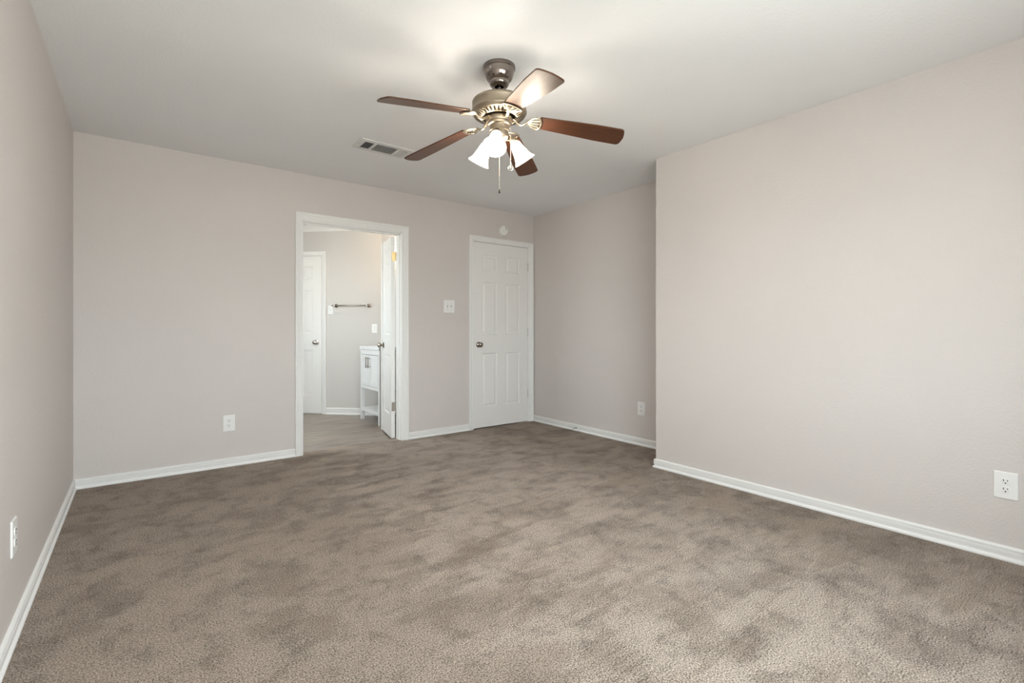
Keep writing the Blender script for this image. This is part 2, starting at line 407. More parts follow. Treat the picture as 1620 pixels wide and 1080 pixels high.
add_box(bm, (BX0 - 0.001, YB - 0.006, -0.011), (BX0 + JT, YB2 + 0.004, BTOP)); add_box(bm, (BX1 - JT, YB - 0.006, -0.011), (BX1 + 0.001, YB2 + 0.004, BTOP)); add_box(bm, (BX0, YB - 0.006, BTOP - JT), (BX1, YB2 + 0.004, BTOP + 0.001))
# stop strips in the jamb
add_box(bm, (BX0 + JT, YB + 0.03, -0.011), (BX0 + JT + 0.010, YB + 0.065, BTOP - JT)); add_box(bm, (BX1 - JT - 0.010, YB + 0.03, -0.011), (BX1 - JT, YB + 0.065, BTOP - JT)); add_box(bm, (BX0 + JT, YB + 0.03, BTOP - JT - 0.010), (BX1 - JT, YB + 0.065, BTOP - JT))
struct(obj('trim_1', bm, 'trim'), 'white moulded casing and jamb around the open bathroom doorway', 'door frame')
bm = bmesh.new()
casing(bm, Fb, DX0, DX1, DTOP, 0.0, 0.95, 1.32, 1.0)
add_box(bm, (DX0, YB - 0.006, 0), (DX0 + 0.004, YB2, DTOP)); add_box(bm, (DX1 - 0.004, YB - 0.006, 0), (DX1, YB2, DTOP)); add_box(bm, (DX0, YB - 0.006, DTOP - 0.002), (DX1, YB2, DTOP))
add_box(bm, (DX0, YB + 0.045, 0), (DX1, YB + 0.06, DTOP))
struct(obj('trim_2', bm, 'trim'), 'white moulded casing around the closed six panel door', 'door frame')

# ------------------------------------------------------------------ panel doors
RING = [(0.0, 0.0), (0.005, 0.0015), (0.010, 0.0085), (0.020, 0.0095), (0.024, 0.0085), (0.040, 0.0025)]
def panel_door(name, W, Z0, Z1, cols, rows, T=0.035, both=True, mat='door'):
    """local: x 0..W, front face y=0 towards -y, back y=T"""
    bm = bmesh.new()
    xs = sorted({0, W} | {c for p in cols for c in p}); zs = sorted({Z0, Z1} | {c for p in rows for c in p})
    def face(y0, sg):
        for i in range(len(xs) - 1):
            for j in range(len(zs) - 1):
                xa, xb, za, zb = xs[i], xs[i + 1], zs[j], zs[j + 1]
                if (xa, xb) in cols and (za, zb) in rows:
                    prev = None
                    for ins, dep in RING:
                        q = [bm.verts.new((x, y0 + sg * dep, z)) for x, z in ((xa + ins, za + ins), (xb - ins, za + ins), (xb - ins, zb - ins), (xa + ins, zb - ins))]
                        if prev:
                            for k in range(4): bm.faces.new((prev[k], prev[(k + 1) % 4], q[(k + 1) % 4], q[k]))
                        prev = q
                    bm.faces.new(prev)
                else:
                    bm.faces.new([bm.verts.new((x, y0, z)) for x, z in ((xa, za), (xb, za), (xb, zb), (xa, zb))])
    face(0, 1); face(T, -1)
    for i in range(len(xs) - 1):
        for z in (Z0, Z1): bm.faces.new([bm.verts.new(p) for p in ((xs[i], 0, z), (xs[i + 1], 0, z), (xs[i + 1], T, z), (xs[i], T, z))])
    for j in range(len(zs) - 1):
        for x in (0, W): bm.faces.new([bm.verts.new(p) for p in ((x, 0, zs[j]), (x, 0, zs[j + 1]), (x, T, zs[j + 1]), (x, T, zs[j]))])
    bmesh.ops.remove_doubles(bm, verts=bm.verts[:], dist=1e-5)
    return obj(name, bm, mat)
KPROF = [(0.0, 0.0), (0.031, 0.0), (0.032, 0.003), (0.029, 0.007), (0.018, 0.010), (0.0125, 0.014), (0.0115, 0.024), (0.016, 0.030), (0.024, 0.036), (0.0275, 0.045), (0.0265, 0.054), (0.020, 0.061), (0.010, 0.0645), (0.0, 0.0655)]
def knob(parent, loc, d, mat):
    bm = bmesh.new(); add_lathe(bm, KPROF, 32, axis_mtx(loc, d)); return obj('door_knob', bm, mat, parent, True)
def hinge_barrel(parent, loc, mat, half=0.045, r=0.006, name='hinge', leaf=None):
    bm = bmesh.new()
    for k in range(5):
        z0 = -half + k * half * 0.4
        add_lathe(bm, [(0, z0 + 0.0005), (r, z0 + 0.0005), (r, z0 + half * 0.4 - 0.0005), (0, z0 + half * 0.4 - 0.0005)], 14, Matrix.Translation(loc))
    add_lathe(bm, [(0, half), (r * 0.8, half), (r * 0.9, half + 0.004), (0, half + 0.007)], 14, Matrix.Translation(loc))
    if leaf: add_box(bm, *leaf)
    return obj(name, bm, mat, parent, True)
ROWS = [(0.228, 0.832), (1.033, 1.617), (1.738, 1.922)]
# closed door in the back wall
SW_ = DX1 - DX0 - 0.010
d2 = panel_door('door_2', SW_, 0.018, DTOP - 0.005, [(0.110, 0.322), (0.436, 0.646)], ROWS)
d2.location = (DX0 + 0.005, YB + 0.004, 0)
struct(d2, 'closed white six panel door in the back wall beside the recess', 'door')
knob(d2, (0.068, 0, 0.925), (0, -1, 0), 'satin')
for z in (1.827, 1.05, 0.33): hinge_barrel(d2, (SW_ + 0.001, -0.007, z), 'hingepaint', 0.045, 0.0055)
# narrow leaf of the bathroom doorway, swung past square into the bathroom
LW = 0.452
d1 = panel_door('door_1', LW, 0.004, BTOP - 0.012, [(0.098, 0.345)], ROWS)
AL = math.radians(102)
# closed the leaf would run from the hinge towards -X; build it so that local x runs from the hinge, front (-y) faces the bedroom
ang = PI - AL
ux = Vector((math.cos(ang), math.sin(ang), 0)); nf = Vector((-math.sin(ang), math.cos(ang), 0))   # nf: the face seen from the bedroom
piv = Vector((BX1 - 0.014, YB2 + 0.010, 0))
d1.matrix_world = frame(piv + nf * 0.036, ux, nf) @ Matrix.Translation((0.004, 0, 0))
struct(d1, 'narrow white panel door leaf standing open into the bathroom', 'door')
knob(d1, (LW - 0.062, 0, 0.925), (0, -1, 0), 'satin'); knob(d1, (LW - 0.062, 0.035, 0.925), (0, 1, 0), 'satin')
bm = bmesh.new(); add_box(bm, (LW - 0.012, -0.012, 0.004), (LW + 0.03, -0.0005, BTOP - 0.014), 0.002); obj('astragal', bm, 'door', d1)
for z, mname, lab in ((1.823, 'brass', 'brass coloured hinge'), (0.318, 'brightnickel', 'silver hinge')):
    h = hinge_barrel(d1, (-0.003, 0.045, z), mname, 0.046, 0.0065, 'hinge', ((-0.0025, 0.004, z - 0.045), (0.0005, 0.046, z + 0.045))); h['label'] = lab
# inner bathroom door in the angled wall; local x runs down the wall to the right as seen
UA = Vector((1, -1, 0)).normalized(); NA = Vector((-1, -1, 0)).normalized()
def on_angled(x, off=0.0, z=0.0):
    """point of the angled wall above world x, off = distance out of the wall"""
    return Vector((x, CC - x, z)) + NA * off
XD3 = 1.893; W3 = 0.61
o3 = on_angled(XD3) - UA * W3
bm = bmesh.new(); F3 = frame((o3.x, o3.y, 0), UA, NA)
casing(bm, F3, -0.004, W3 + 0.004, 2.052, BZ)
add_box(bm, (-0.004, -0.003, 0.010), (0.0, -0.0005, 2.052), mtx=F3); add_box(bm, (W3, -0.003, BZ), (W3 + 0.004, -0.0005, 2.052), mtx=F3)
struct(obj('trim_3', bm, 'trim'), 'white casing of the inner door seen through the doorway', 'door frame')
d3 = panel_door('door_3', W3, BZ + 0.014, 2.046, [(0.098, 0.255), (0.355, 0.497)], ROWS, 0.012)
d3.matrix_world = F3 @ Matrix.Translation((0, -0.0125, 0))
struct(d3, 'closed white panel door on the angled bathroom wall', 'door')
knob(d3, (W3 - 0.070, 0, 0.925), (0, -1, 0), 'brightnickel')

# bathroom baseboards and crown
pa = on_angled(XD3) + UA * 0.063
baseboard('baseboard_bathroom_angled', (BXR, CC - BXR), (pa.x, pa.y), 0.414, 0, 'white baseboard under the towel bar in the bathroom', BZ, 1.25)
pc = on_angled(XD3) - UA * (W3 + 0.063)
baseboard('baseboard_bathroom_corner', (pc.x, pc.y), (CC - BYF, BYF), 0, 0.414, 'white baseboard left of the inner bathroom door', BZ, 1.25)
baseboard('baseboard_bathroom_right', (BXR, YB2), (BXR, CC - BXR), 0, 0.414, 'white baseboard behind the vanity', BZ, 1.25)
CR = [(0, 0), (0.006, 0), (0.008, 0.010), (0.013, 0.014), (0.016, 0.026), (0.030, 0.046), (0.046, 0.054), (0.052, 0.058), (0.056, 0.066), (0.056, 0.070), (0, 0.070)]
bm = bmesh.new(); A, B = [], []
for t, h in CR:
    A.append(bm.verts.new(Vector((BXR, CC - BXR, H - 0.070 + h)) - UA * (0.414 * t) + NA * t)); B.append(bm.verts.new(Vector((CC - BYF, BYF, H - 0.070 + h)) + UA * (0.414 * t) + NA * t))
for i in range(len(CR)): bm.faces.new((A[i], B[i], B[(i + 1) % len(CR)], A[(i + 1) % len(CR)]))
bm.faces.new(A[::-1]); bm.faces.new(B)
struct(obj('trim_4', bm, 'trim'), 'white crown moulding at the top of the angled bathroom wall', 'crown moulding')

# ------------------------------------------------------------------ windows (unseen, added for daylight behind the camera and inside the bathroom)
def window(name, mtx, W, Z0, Z1, label):
    bm = bmesh.new()
    for a, b in (((0, 0.03, Z0), (0.045, 0.09, Z1)), ((W - 0.045, 0.03, Z0), (W, 0.09, Z1)), ((0.045, 0.03, Z0), (W - 0.045, 0.09, Z0 + 0.045)), ((0.045, 0.03, Z1 - 0.045), (W - 0.045, 0.09, Z1)), ((0.045, 0.04, (Z0 + Z1) / 2 - 0.018), (W - 0.045, 0.08, (Z0 + Z1) / 2 + 0.018))):
        add_box(bm, a, b, 0.003)
    o = obj(name, bm, 'trim'); o.matrix_world = mtx
    struct(o, label, 'window')
    bm = bmesh.new(); add_box(bm, (-0.02, -0.03, Z0 - 0.02), (W + 0.02, 0.03, Z0), 0.004); obj('window_sill', bm, 'trim', o)
    for z0, z1 in ((Z0 + 0.045, (Z0 + Z1) / 2 - 0.018), ((Z0 + Z1) / 2 + 0.018, Z1 - 0.045)):
        bm = bmesh.new(); add_box(bm, (0.045, 0.058, z0), (W - 0.045, 0.062, z1)); obj('window_pane', bm, 'glass', o)
window('window_added_front', frame((WX1, YF, 0), (-1, 0, 0), (0, 1, 0)), WX1 - WX0, WZ0, WZ1, 'unseen white framed sash window added behind the camera for daylight')
window('window_added_bathroom', frame((BXL, BWY0, 0), (0, 1, 0), (1, 0, 0)), BWY1 - BWY0, BWZ0, BWZ1, 'white framed window added on the hidden bathroom wall for daylight')

# ------------------------------------------------------------------ wall plates (local: x right, -y out of the wall, z up, origin at plate centre)
def rounded(w_, h_, r, n=5):
    pts = []
    for cx, cz, a0 in ((w_ / 2 - r, h_ / 2 - r, 0), (-w_ / 2 + r, h_ / 2 - r, 90), (-w_ / 2 + r, -h_ / 2 + r, 180), (w_ / 2 - r, -h_ / 2 + r, 270)):
        for i in range(n + 1):
            a = math.radians(a0 + 90 * i / n); pts.append((cx + r * math.cos(a), cz + r * math.sin(a)))
    return pts
def add_slab(bm, pts, y0, y1, cx=0, cz=0, inset=0.0):
    """plate outline pts, back at y0, front at y1, front edge eased by inset"""
    def loop(y, s): return [bm.verts.new((cx + x * s, y, cz + z * s)) for x, z in pts]
    L = [loop(y0, 1), loop(y1 + (y0 - y1) * 0.45, 1), loop(y1, 1 - inset)] if inset else [loop(y0, 1), loop(y1, 1)]
    n = len(pts)
    for a, b in zip(L, L[1:]):
        for i in range(n): bm.faces.new((a[i], a[(i + 1) % n], b[(i + 1) % n], b[i]))
    bm.faces.new(L[0][::-1]); bm.faces.new(L[-1])
def disc(r, n=20): return [(r * math.cos(2 * PI * i / n), r * math.sin(2 * PI * i / n)) for i in range(n)]
def screw(parent, x, z, y, r=0.0032, mat='plastic'):
    bm = bmesh.new(); add_slab(bm, disc(r, 14), y, y - 0.0012, x, z, 0.2); return obj('screw', bm, mat, parent)
def outlet(mtx, label, W=0.083, Hh=0.128, group='duplex outlets low on the bedroom walls'):
    t = thing('wall_outlet', label, 'outlet', group=group); t.matrix_world = mtx
    bm = bmesh.new(); add_slab(bm, rounded(W, Hh, 0.004), -0.0004, -0.006, inset=0.05); obj('cover_plate', bm, 'plastic', t)
    for sz in (1, -1):
        cz = sz * 0.0195
        bm = bmesh.new()
        pts = [(max(-0.0172, min(0.0172, x)), max(-0.0142, min(0.0142, z))) for x, z in disc(0.0178, 28)]
        add_slab(bm, pts, -0.006, -0.0085, 0, cz, 0.06); r = obj('receptacle', bm, 'plastic', t)
        for x, h_ in ((-0.0067, 0.0045), (0.0067, 0.0036)):
            bm = bmesh.new(); add_box(bm, (x - 0.0013, -0.0092, cz + 0.0052 - h_), (x + 0.0013, -0.0084, cz + 0.0052 + h_)); obj('blade_slot', bm, 'slot', r)
        bm = bmesh.new(); add_slab(bm, disc(0.0030, 14), -0.0084, -0.0092, 0, cz - 0.0072); obj('ground_hole', bm, 'slot', r)
    screw(t, 0, 0, -0.006)
    return t
outlet(frame((0.5695, YB, 0.3445), (1, 0, 0), (0, -1, 0)), 'white duplex outlet on the back wall left of the open doorway')
outlet(frame((X2, 2.855, 0.346), (0, -1, 0), (-1, 0, 0)), 'white duplex outlet on the shaded recess wall')
outlet(frame((XR, 0.384, 0.353), (0, -1, 0), (-1, 0, 0)), 'large white duplex outlet on the bright wall at the right edge')
outlet(frame((XL, 2.432, 0.356), (0, 1, 0), (1, 0, 0)), 'white duplex outlet on the left wall, seen nearly edge on')
def toggle_switch(mtx, label, W, Hh, gangs, cat='light switch', group=None):
    t = thing('light_switch', label, cat, group=group); t.matrix_world = mtx
    bm = bmesh.new(); add_slab(bm, rounded(W, Hh, 0.004), -0.0004, -0.006, inset=0.05); obj('cover_plate', bm, 'plastic', t)
    for i in range(gangs):
        x = (i - (gangs - 1) / 2) * 0.046
        bm = bmesh.new(); add_box(bm, (x - 0.005, -0.0064, -0.012), (x + 0.005, -0.0058, 0.012)); s = obj('toggle_slot', bm, M['screw'], t)
        up = -1 if i == 0 else 1
        bm = bmesh.new(); add_box(bm, (x - 0.0042, -0.017, -0.004), (x + 0.0042, -0.0062, 0.005), 0.001, Matrix.Rotation(up * 0.35, 4, 'X')); obj('toggle', bm, 'plastic', s)
        for sz in (1, -1): screw(t, x, sz * 0.030, -0.006, 0.0032, 'screw')
    return t
toggle_switch(frame((2.5835, YB, 1.333), (1, 0, 0), (0, -1, 0)), 'white double toggle switch between the open doorway and the closed door', 0.129, 0.134, 2)
# bathroom plates on the angled wall
pA = on_angled(1.978, 0, 1.345)
toggle_switch(frame(pA, UA, NA), 'white single switch on the bathroom wall under the left end of the towel bar', 0.066, 0.114, 1)
pB = on_angled(2.402, 0, 1.105)
t = thing('wall_outlet', 'white outlet plate above the vanity on the angled bathroom wall', 'outlet'); t.matrix_world = frame(pB, UA, NA)
bm = bmesh.new(); add_slab(bm, rounded(0.074, 0.118, 0.004), -0.0004, -0.006, inset=0.05); obj('cover_plate', bm, 'plastic', t)
bm = bmesh.new(); add_slab(bm, rounded(0.033, 0.066, 0.002), -0.006, -0.0085, inset=0.04); rc = obj('receptacle', bm, 'plastic', t)
for cz in (0.019, -0.019):
    for x in (-0.0068, 0.0068):
        bm = bmesh.new(); add_box(bm, (x - 0.001, -0.0092, cz), (x + 0.001, -0.0084, cz + 0.008)); obj('blade_slot', bm, 'screw', rc)
    bm = bmesh.new(); add_slab(bm, disc(0.0024, 10), -0.0084, -0.0092, 0, cz - 0.007); obj('ground_hole', bm, 'screw', rc)

# ------------------------------------------------------------------ smoke detector
t = thing('smoke_detector', 'round white smoke detector on the wall above the closed door', 'smoke detector'); t.matrix_world = frame((3.284, YB, 2.212), (1, 0, 0), (0, -1, 0))
bm = bmesh.new(); add_lathe(bm, [(0, 0), (0.058, 0), (0.060, 0.004), (0.060, 0.014), (0.056, 0.020)], 40, axis_mtx((0, -0.0004, 0), (0, -1, 0))); obj('base', bm, 'plastic', t, True)
bm = bmesh.new(); add_lathe(bm, [(0.055, 0.018), (0.055, 0.026), (0.051, 0.032), (0.040, 0.034), (0.038, 0.0325), (0.034, 0.0325), (0.032, 0.035), (0, 0.036)], 40, axis_mtx((0, -0.0004, 0), (0, -1, 0))); obj('cover', bm, 'plastic', t, True)
bm = bmesh.new(); add_slab(bm, disc(0.009, 18), -0.035, -0.0385, 0.022, 0.012, 0.1); obj('test_button', bm, M['hingepaint'], t)
bm = bmesh.new()
for k_ in range(5): add_box(bm, (0.014 + k_ * 0.004, -0.0372, 0.030 - k_ * 0.001), (0.016 + k_ * 0.004, -0.034, 0.042 - k_ * 0.002))
obj('sounder_grille', bm, 'screw', t)

# ------------------------------------------------------------------ door stop
t = thing('door_stop', 'silver door stop with a white tip screwed to the recess baseboard', 'door stop', (X2 - 0.0118, 3.70, 0.034))
bm = bmesh.new(); add_lathe(bm, [(0, 0), (0.012, 0), (0.012, 0.003), (0.007, 0.010), (0.005, 0.014), (0.005, 0.052), (0.006, 0.054), (0, 0.055)], 20, axis_mtx((0, 0, 0), (-1, 0, -0.10))); obj('rod', bm, 'screw', t, True)
bm = bmesh.new(); add_lathe(bm, [(0, 0.053), (0.0085, 0.053), (0.0095, 0.056), (0.0095, 0.066), (0.008, 0.070), (0, 0.071)], 20, axis_mtx((0, 0, 0), (-1, 0, -0.10))); obj('rubber_tip', bm, 'rubber', t, True)

# ------------------------------------------------------------------ towel bar
t = thing('towel_bar', 'brushed nickel towel bar on the angled bathroom wall', 'towel bar'); pT = on_angled(2.19, 0, 1.398); t.matrix_world = frame(pT, UA, NA)
L2 = 0.222
for s_ in (-1, 1):
    bm = bmesh.new(); add_lathe(bm, [(0, 0.0004), (0.024, 0.0004), (0.0245, 0.004), (0.020, 0.009), (0.011, 0.013), (0.009, 0.030), (0.010, 0.045), (0.0135, 0.050), (0.0145, 0.058), (0.011, 0.066), (0, 0.069)], 24, axis_mtx((s_ * L2, 0, 0), (0, -1, 0))); obj('post', bm, 'satin', t, True)
bm = bmesh.new(); add_tube(bm, [(-L2 - 0.035, -0.057, 0), (-L2 - 0.03, -0.057, 0), (L2 + 0.03, -0.057, 0), (L2 + 0.035, -0.057, 0)], [0.004, 0.0075, 0.0075, 0.004], None, 14); obj('bar', bm, 'satin', t, True)

# ------------------------------------------------------------------ bathroom vanity (front faces -X)
VX, VXB, VY0, VY1 = 2.173, 2.462, 5.290, 5.888
t = thing('bathroom_vanity', 'white bathroom vanity with two cabinet doors above an open shelf, partly behind the open door', 'vanity', (VX, VY0, BZ))
DV, WV = VXB - VX, VY1 - VY0          # local x = depth, y = width, z from the floor
zz = -BZ
bm = bmesh.new(); add_box(bm, (-0.012, -0.006, 0.850 + zz), (DV, WV + 0.006, 0.890 + zz), 0.004); obj('countertop', bm, 'vanity', t)
bm = bmesh.new(); LG = 0.040
add_box(bm, (0.002, LG, 0.380 + zz), (DV, WV - LG, 0.415 + zz)); add_box(bm, (0.002, LG, 0.792 + zz), (DV, WV - LG, 0.850 + zz))
for y in (LG - 0.004, WV - LG - 0.012): add_box(bm, (0.012, y, 0.380 + zz), (DV, y + 0.016, 0.850 + zz))
add_box(bm, (DV - 0.012, LG, 0.380 + zz), (DV, WV - LG, 0.850 + zz)); add_box(bm, (0.012, LG, 0.40 + zz), (DV, WV - LG, 0.415 + zz))
obj('cabinet_body', bm, 'vanity', t)
for x in (0.0, DV - LG):
    for y in (0.0, WV - LG):
        bm = bmesh.new(); add_box(bm, (x, y, 0), (x + LG, y + LG, 0.850 + zz), 0.002); obj('leg', bm, 'vanity', t)
bm = bmesh.new(); add_box(bm, (0.004, LG - 0.01, 0.095 + zz), (DV - 0.004, WV - LG + 0.01, 0.135 + zz), 0.002); obj('shelf', bm, 'vanity', t)
ym = WV / 2; dz0, dz1 = 0.420 + zz, 0.787 + zz
for y0, y1, hy in ((LG + 0.003, ym - 0.0015, ym - 0.030), (ym + 0.0015, WV - LG - 0.003, ym + 0.038)):
    bm = bmesh.new(); R_ = 0.048
    add_box(bm, (-0.002, y0, dz0), (0.016, y0 + R_, dz1)); add_box(bm, (-0.002, y1 - R_, dz0), (0.016, y1, dz1))
    add_box(bm, (-0.002, y0 + R_, dz0), (0.016, y1 - R_, dz0 + R_)); add_box(bm, (-0.002, y0 + R_, dz1 - R_), (0.016, y1 - R_, dz1)); add_box(bm, (0.006, y0 + R_, dz0 + R_), (0.014, y1 - R_, dz1 - R_))
    d_ = obj('cabinet_door', bm, 'vanity', t)
    bm = bmesh.new(); zc = 0.700 + zz
    add_tube(bm, [(-0.030, hy, zc - 0.066), (-0.030, hy, zc + 0.066)], 0.006, None, 12, up=Vector((0, 1, 0)))
    for s_ in (-1, 1): add_tube(bm, [(-0.0025, hy, zc + s_ * 0.048), (-0.030, hy, zc + s_ * 0.048)], 0.0042, None, 10)
    hd = obj('handle', bm, 'satin', d_, True); hd['label'] = 'nickel bar handle'

# ------------------------------------------------------------------ added light over the vanity (mostly behind the open door, warms the wall)
t = thing('added_vanity_light', 'two globe light added above the vanity behind the open door for warm light', 'wall light', (BXR - 0.0005, 5.475, 2.05))
bm = bmesh.new(); add_box(bm, (-0.032, -0.14, -0.05), (0, 0.14, 0.05), 0.004); obj('back_plate', bm, 'satin', t)
VGLOW = glow('lit globe', (1.0, 0.80, 0.55), 32.0)
for y in (-0.06, 0.06):
    bm = bmesh.new(); add_lathe(bm, [(0, -0.048)] + [(0.048 * math.sin(a_ * PI / 12), -0.048 * math.cos(a_ * PI / 12)) for a_ in range(1, 12)] + [(0, 0.048)], 24, Matrix.Translation((-0.079, y, 0.0))); obj('globe', bm, VGLOW, t, True)

# ------------------------------------------------------------------ ceiling vent (local origin on the ceiling, z down negative)
t = thing('ceiling_vent', 'white three section air register in the ceiling behind the fan', 'vent', (1.446, 3.44, H - 0.0004))
ox, oy = 1.446, 3.44
secs = [(1.284, 1.352, 'y', -0.75), (1.372, 1.531, 'x', 0.55), (1.549, 1.618, 'y', 0.85)]
SY0, SY1 = 3.380 - oy, 3.512 - oy
fx0, fx1, fy0, fy1 = 1.243 - ox, 1.650 - ox, 3.336 - oy, 3.548 - oy
bm = bmesh.new(); T0, T1 = -0.007, 0.0
xs = [fx0 + 0.004] + [c - ox for s_ in secs for c in s_[:2]] + [fx1 - 0.004]
add_box(bm, (fx0, fy0, T0), (fx1, SY0, T1), 0.0025); add_box(bm, (fx0, SY1, T0), (fx1, fy1, T1), 0.0025)
for i in range(0, 8, 2): add_box(bm, (xs[i] - (0.004 if i == 0 else 0), SY0 - 0.001, T0), (xs[i + 1] + (0.004 if i == 6 else 0), SY1 + 0.001, T1))
obj('frame', bm, 'grille', t)
bm = bmesh.new(); add_box(bm, (fx0 + 0.03, SY0, -0.0012), (fx1 - 0.03, SY1, -0.0002)); obj('duct_opening', bm, 'duct', t)
for x0, x1, ax, tilt in secs:
    x0 -= ox; x1 -= ox; bm = bmesh.new()
    if ax == 'y':
        n = 5
        for i in range(n):
            xc = x0 + (i + 0.5) * (x1 - x0) / n
            add_box(bm, (-0.0062, SY0, -0.0006), (0.0062, SY1, 0.0006), 0, Matrix.Translation((xc, 0, -0.0062)) @ Matrix.Rotation(tilt, 4, 'Y'))
    else:
        n = 6
        for i in range(n):
            yc = SY0 + (i + 0.5) * (SY1 - SY0) / n
            add_box(bm, (x0, -0.0105, -0.0006), (x1, 0.0105, 0.0006), 0, Matrix.Translation((0, yc, -0.0072)) @ Matrix.Rotation(tilt, 4, 'X'))
    obj('louvers', bm, 'grille', t)
for x, y in ((1.262, 3.437), (1.272, 3.50), (1.634, 3.439), (1.634, 3.495)):
    bm = bmesh.new(); add_lathe(bm, [(0, -0.0095), (0.004, -0.0085), (0.005, -0.0068)], 12, Matrix.Translation((x - ox, y - oy, 0))); obj('screw', bm, 'screw', t)

# ------------------------------------------------------------------ ceiling fan (built about its own axis, z measured from the floor)
FX, FY = 1.469, 2.011
fan = thing('ceiling_fan', 'brushed nickel ceiling fan with five brown wood blades and three lit glass shades', 'ceiling fan', (FX, FY, 0))
def lathe_part(name, prof, mat, parent, n=48, mtx=None, angle=35):
    bm = bmesh.new(); add_lathe(bm, prof, n, mtx); return obj(name, bm, mat, parent, True, angle)
can = lathe_part('canopy', [(0.0, 2.4395), (0.083, 2.4395), (0.0835, 2.432), (0.0815, 2.424), (0.0775, 2.421), (0.0765, 2.417), (0.0745, 2.400), (0.069, 2.382), (0.060, 2.368), (0.051, 2.362), (0.0505, 2.354), (0.0490, 2.347), (0.042, 2.339), (0.030, 2.336), (0.024, 2.336), (0.022, 2.344), (0.021, 2.36), (0.0, 2.36)], 'nickel_dark', fan)
for a_ in (200, 20):
    bm = bmesh.new(); add_lathe(bm, [(0, 0), (0.005, 0), (0.006, 0.002), (0.005, 0.005), (0, 0.006)], 14, axis_mtx((0.0745 * math.cos(math.radians(a_)), 0.0745 * math.sin(math.radians(a_)), 2.405), (math.cos(math.radians(a_)), math.sin(math.radians(a_)), -0.3))); obj('screw', bm, 'brightnickel', can, True)
lathe_part('downrod', [(0.0, 2.359), (0.0125, 2.359), (0.0125, 2.283), (0.019, 2.279), (0.020, 2.262), (0, 2.262)], 'nickel_dark', fan, 24)
NS = 72
mot = lathe_part('motor_housing', [(0.0, 2.272), (0.06, 2.271), (0.115, 2.268), (0.128, 2.264), (0.1365, 2.258), (0.1395, 2.252), (0.1395, 2.246), (0.1385, 2.244), (0.1385, 2.214), (0.1405, 2.212), (0.1415, 2.206), (0.1405, 2.200), (0.138, 2.197)], 'nickel', fan, 64)
bm = bmesh.new()
add_lathe(bm, [(0.138, 2.197), (0.134, 2.190), (0.128, 2.185), (0.098, 2.1745), (0.090, 2.173), (0.086, 2.176)], NS, None, skip=lambda k, i: k == 2 and i % 2 == 0)
obj('vent_ring', bm, 'nickel', mot, True)
lathe_part('vent_core', [(0.132, 2.194), (0.126, 2.193), (0.096, 2.186), (0.080, 2.186), (0.080, 2.176)], plain('dark bronze core', (0.10, 0.075, 0.045), 0.5, 0.6), mot, 48)
lathe_part('flywheel', [(0.0, 2.186), (0.068, 2.186), (0.070, 2.182), (0.070, 2.160), (0.066, 2.150), (0.0, 2.148)], 'nickel', fan)
lathe_part('switch_housing', [(0.0, 2.150), (0.060, 2.150), (0.062, 2.146), (0.058, 2.139), (0.0505, 2.136), (0.0495, 2.132), (0.0495, 2.113), (0.0505, 2.112), (0.0505, 2.107), (0.0475, 2.106), (0.0475, 2.082), (0.0465, 2.078), (0.040, 2.068), (0.028, 2.060), (0.020, 2.057), (0.012, 2.050), (0.010, 2.040), (0.006, 2.035), (0, 2.034)], 'nickel', fan)

DROOP = math.radians(9.0); ZHUB = 2.1886      # blades hang a little below level
R0, R1 = 0.213, 0.652
def blade_outline():
    pts = []
    w0, w1 = 0.0465, 0.0650
    def hw(x): return w0 + (w1 - w0) * min(1, (x - R0) / 0.30)
    top = [(R0 + (R1 - 0.03 - R0) * i / 10, hw(R0 + (R1 - 0.03 - R0) * i / 10)) for i in range(11)]
    corner = []
    rc = 0.020; ye = hw(R1)
    for i in range(7):
        a_ = math.radians(90 - 78 * i / 6); corner.append((R1 - 0.028 + rc * math.cos(a_), ye - rc + rc * math.sin(a_)))
    tip = [(R1 - 0.008 + 0.008 * (1 - (y / (ye - rc)) ** 2), y) for y in (0.03, 0.0)]
    half = top + corner + tip
    pts = half + [(x, -y) for x, y in half[-2::-1]]
    root = [(R0 + 0.008 * (1 - (y / w0) ** 2) * -1, y) for y in (-0.03, 0.0, 0.03)]
    return pts + root
def make_blade():
    bm = bmesh.new(); pts = blade_outline(); th = 0.0035
    L = [[bm.verts.new((x * s1, y * s2, z)) for x, y in pts] for z, s1, s2 in ((-th, 0.998, 0.97), (-th * 0.55, 1, 1), (th * 0.55, 1, 1), (th, 0.998, 0.97))]
    n = len(pts)
    for a, b in zip(L, L[1:]):
        for i in range(n): bm.faces.new((a[i], a[(i + 1) % n], b[(i + 1) % n], b[i]))
    bm.faces.new(L[0][::-1]); bm.faces.new(L[-1])
    return bm
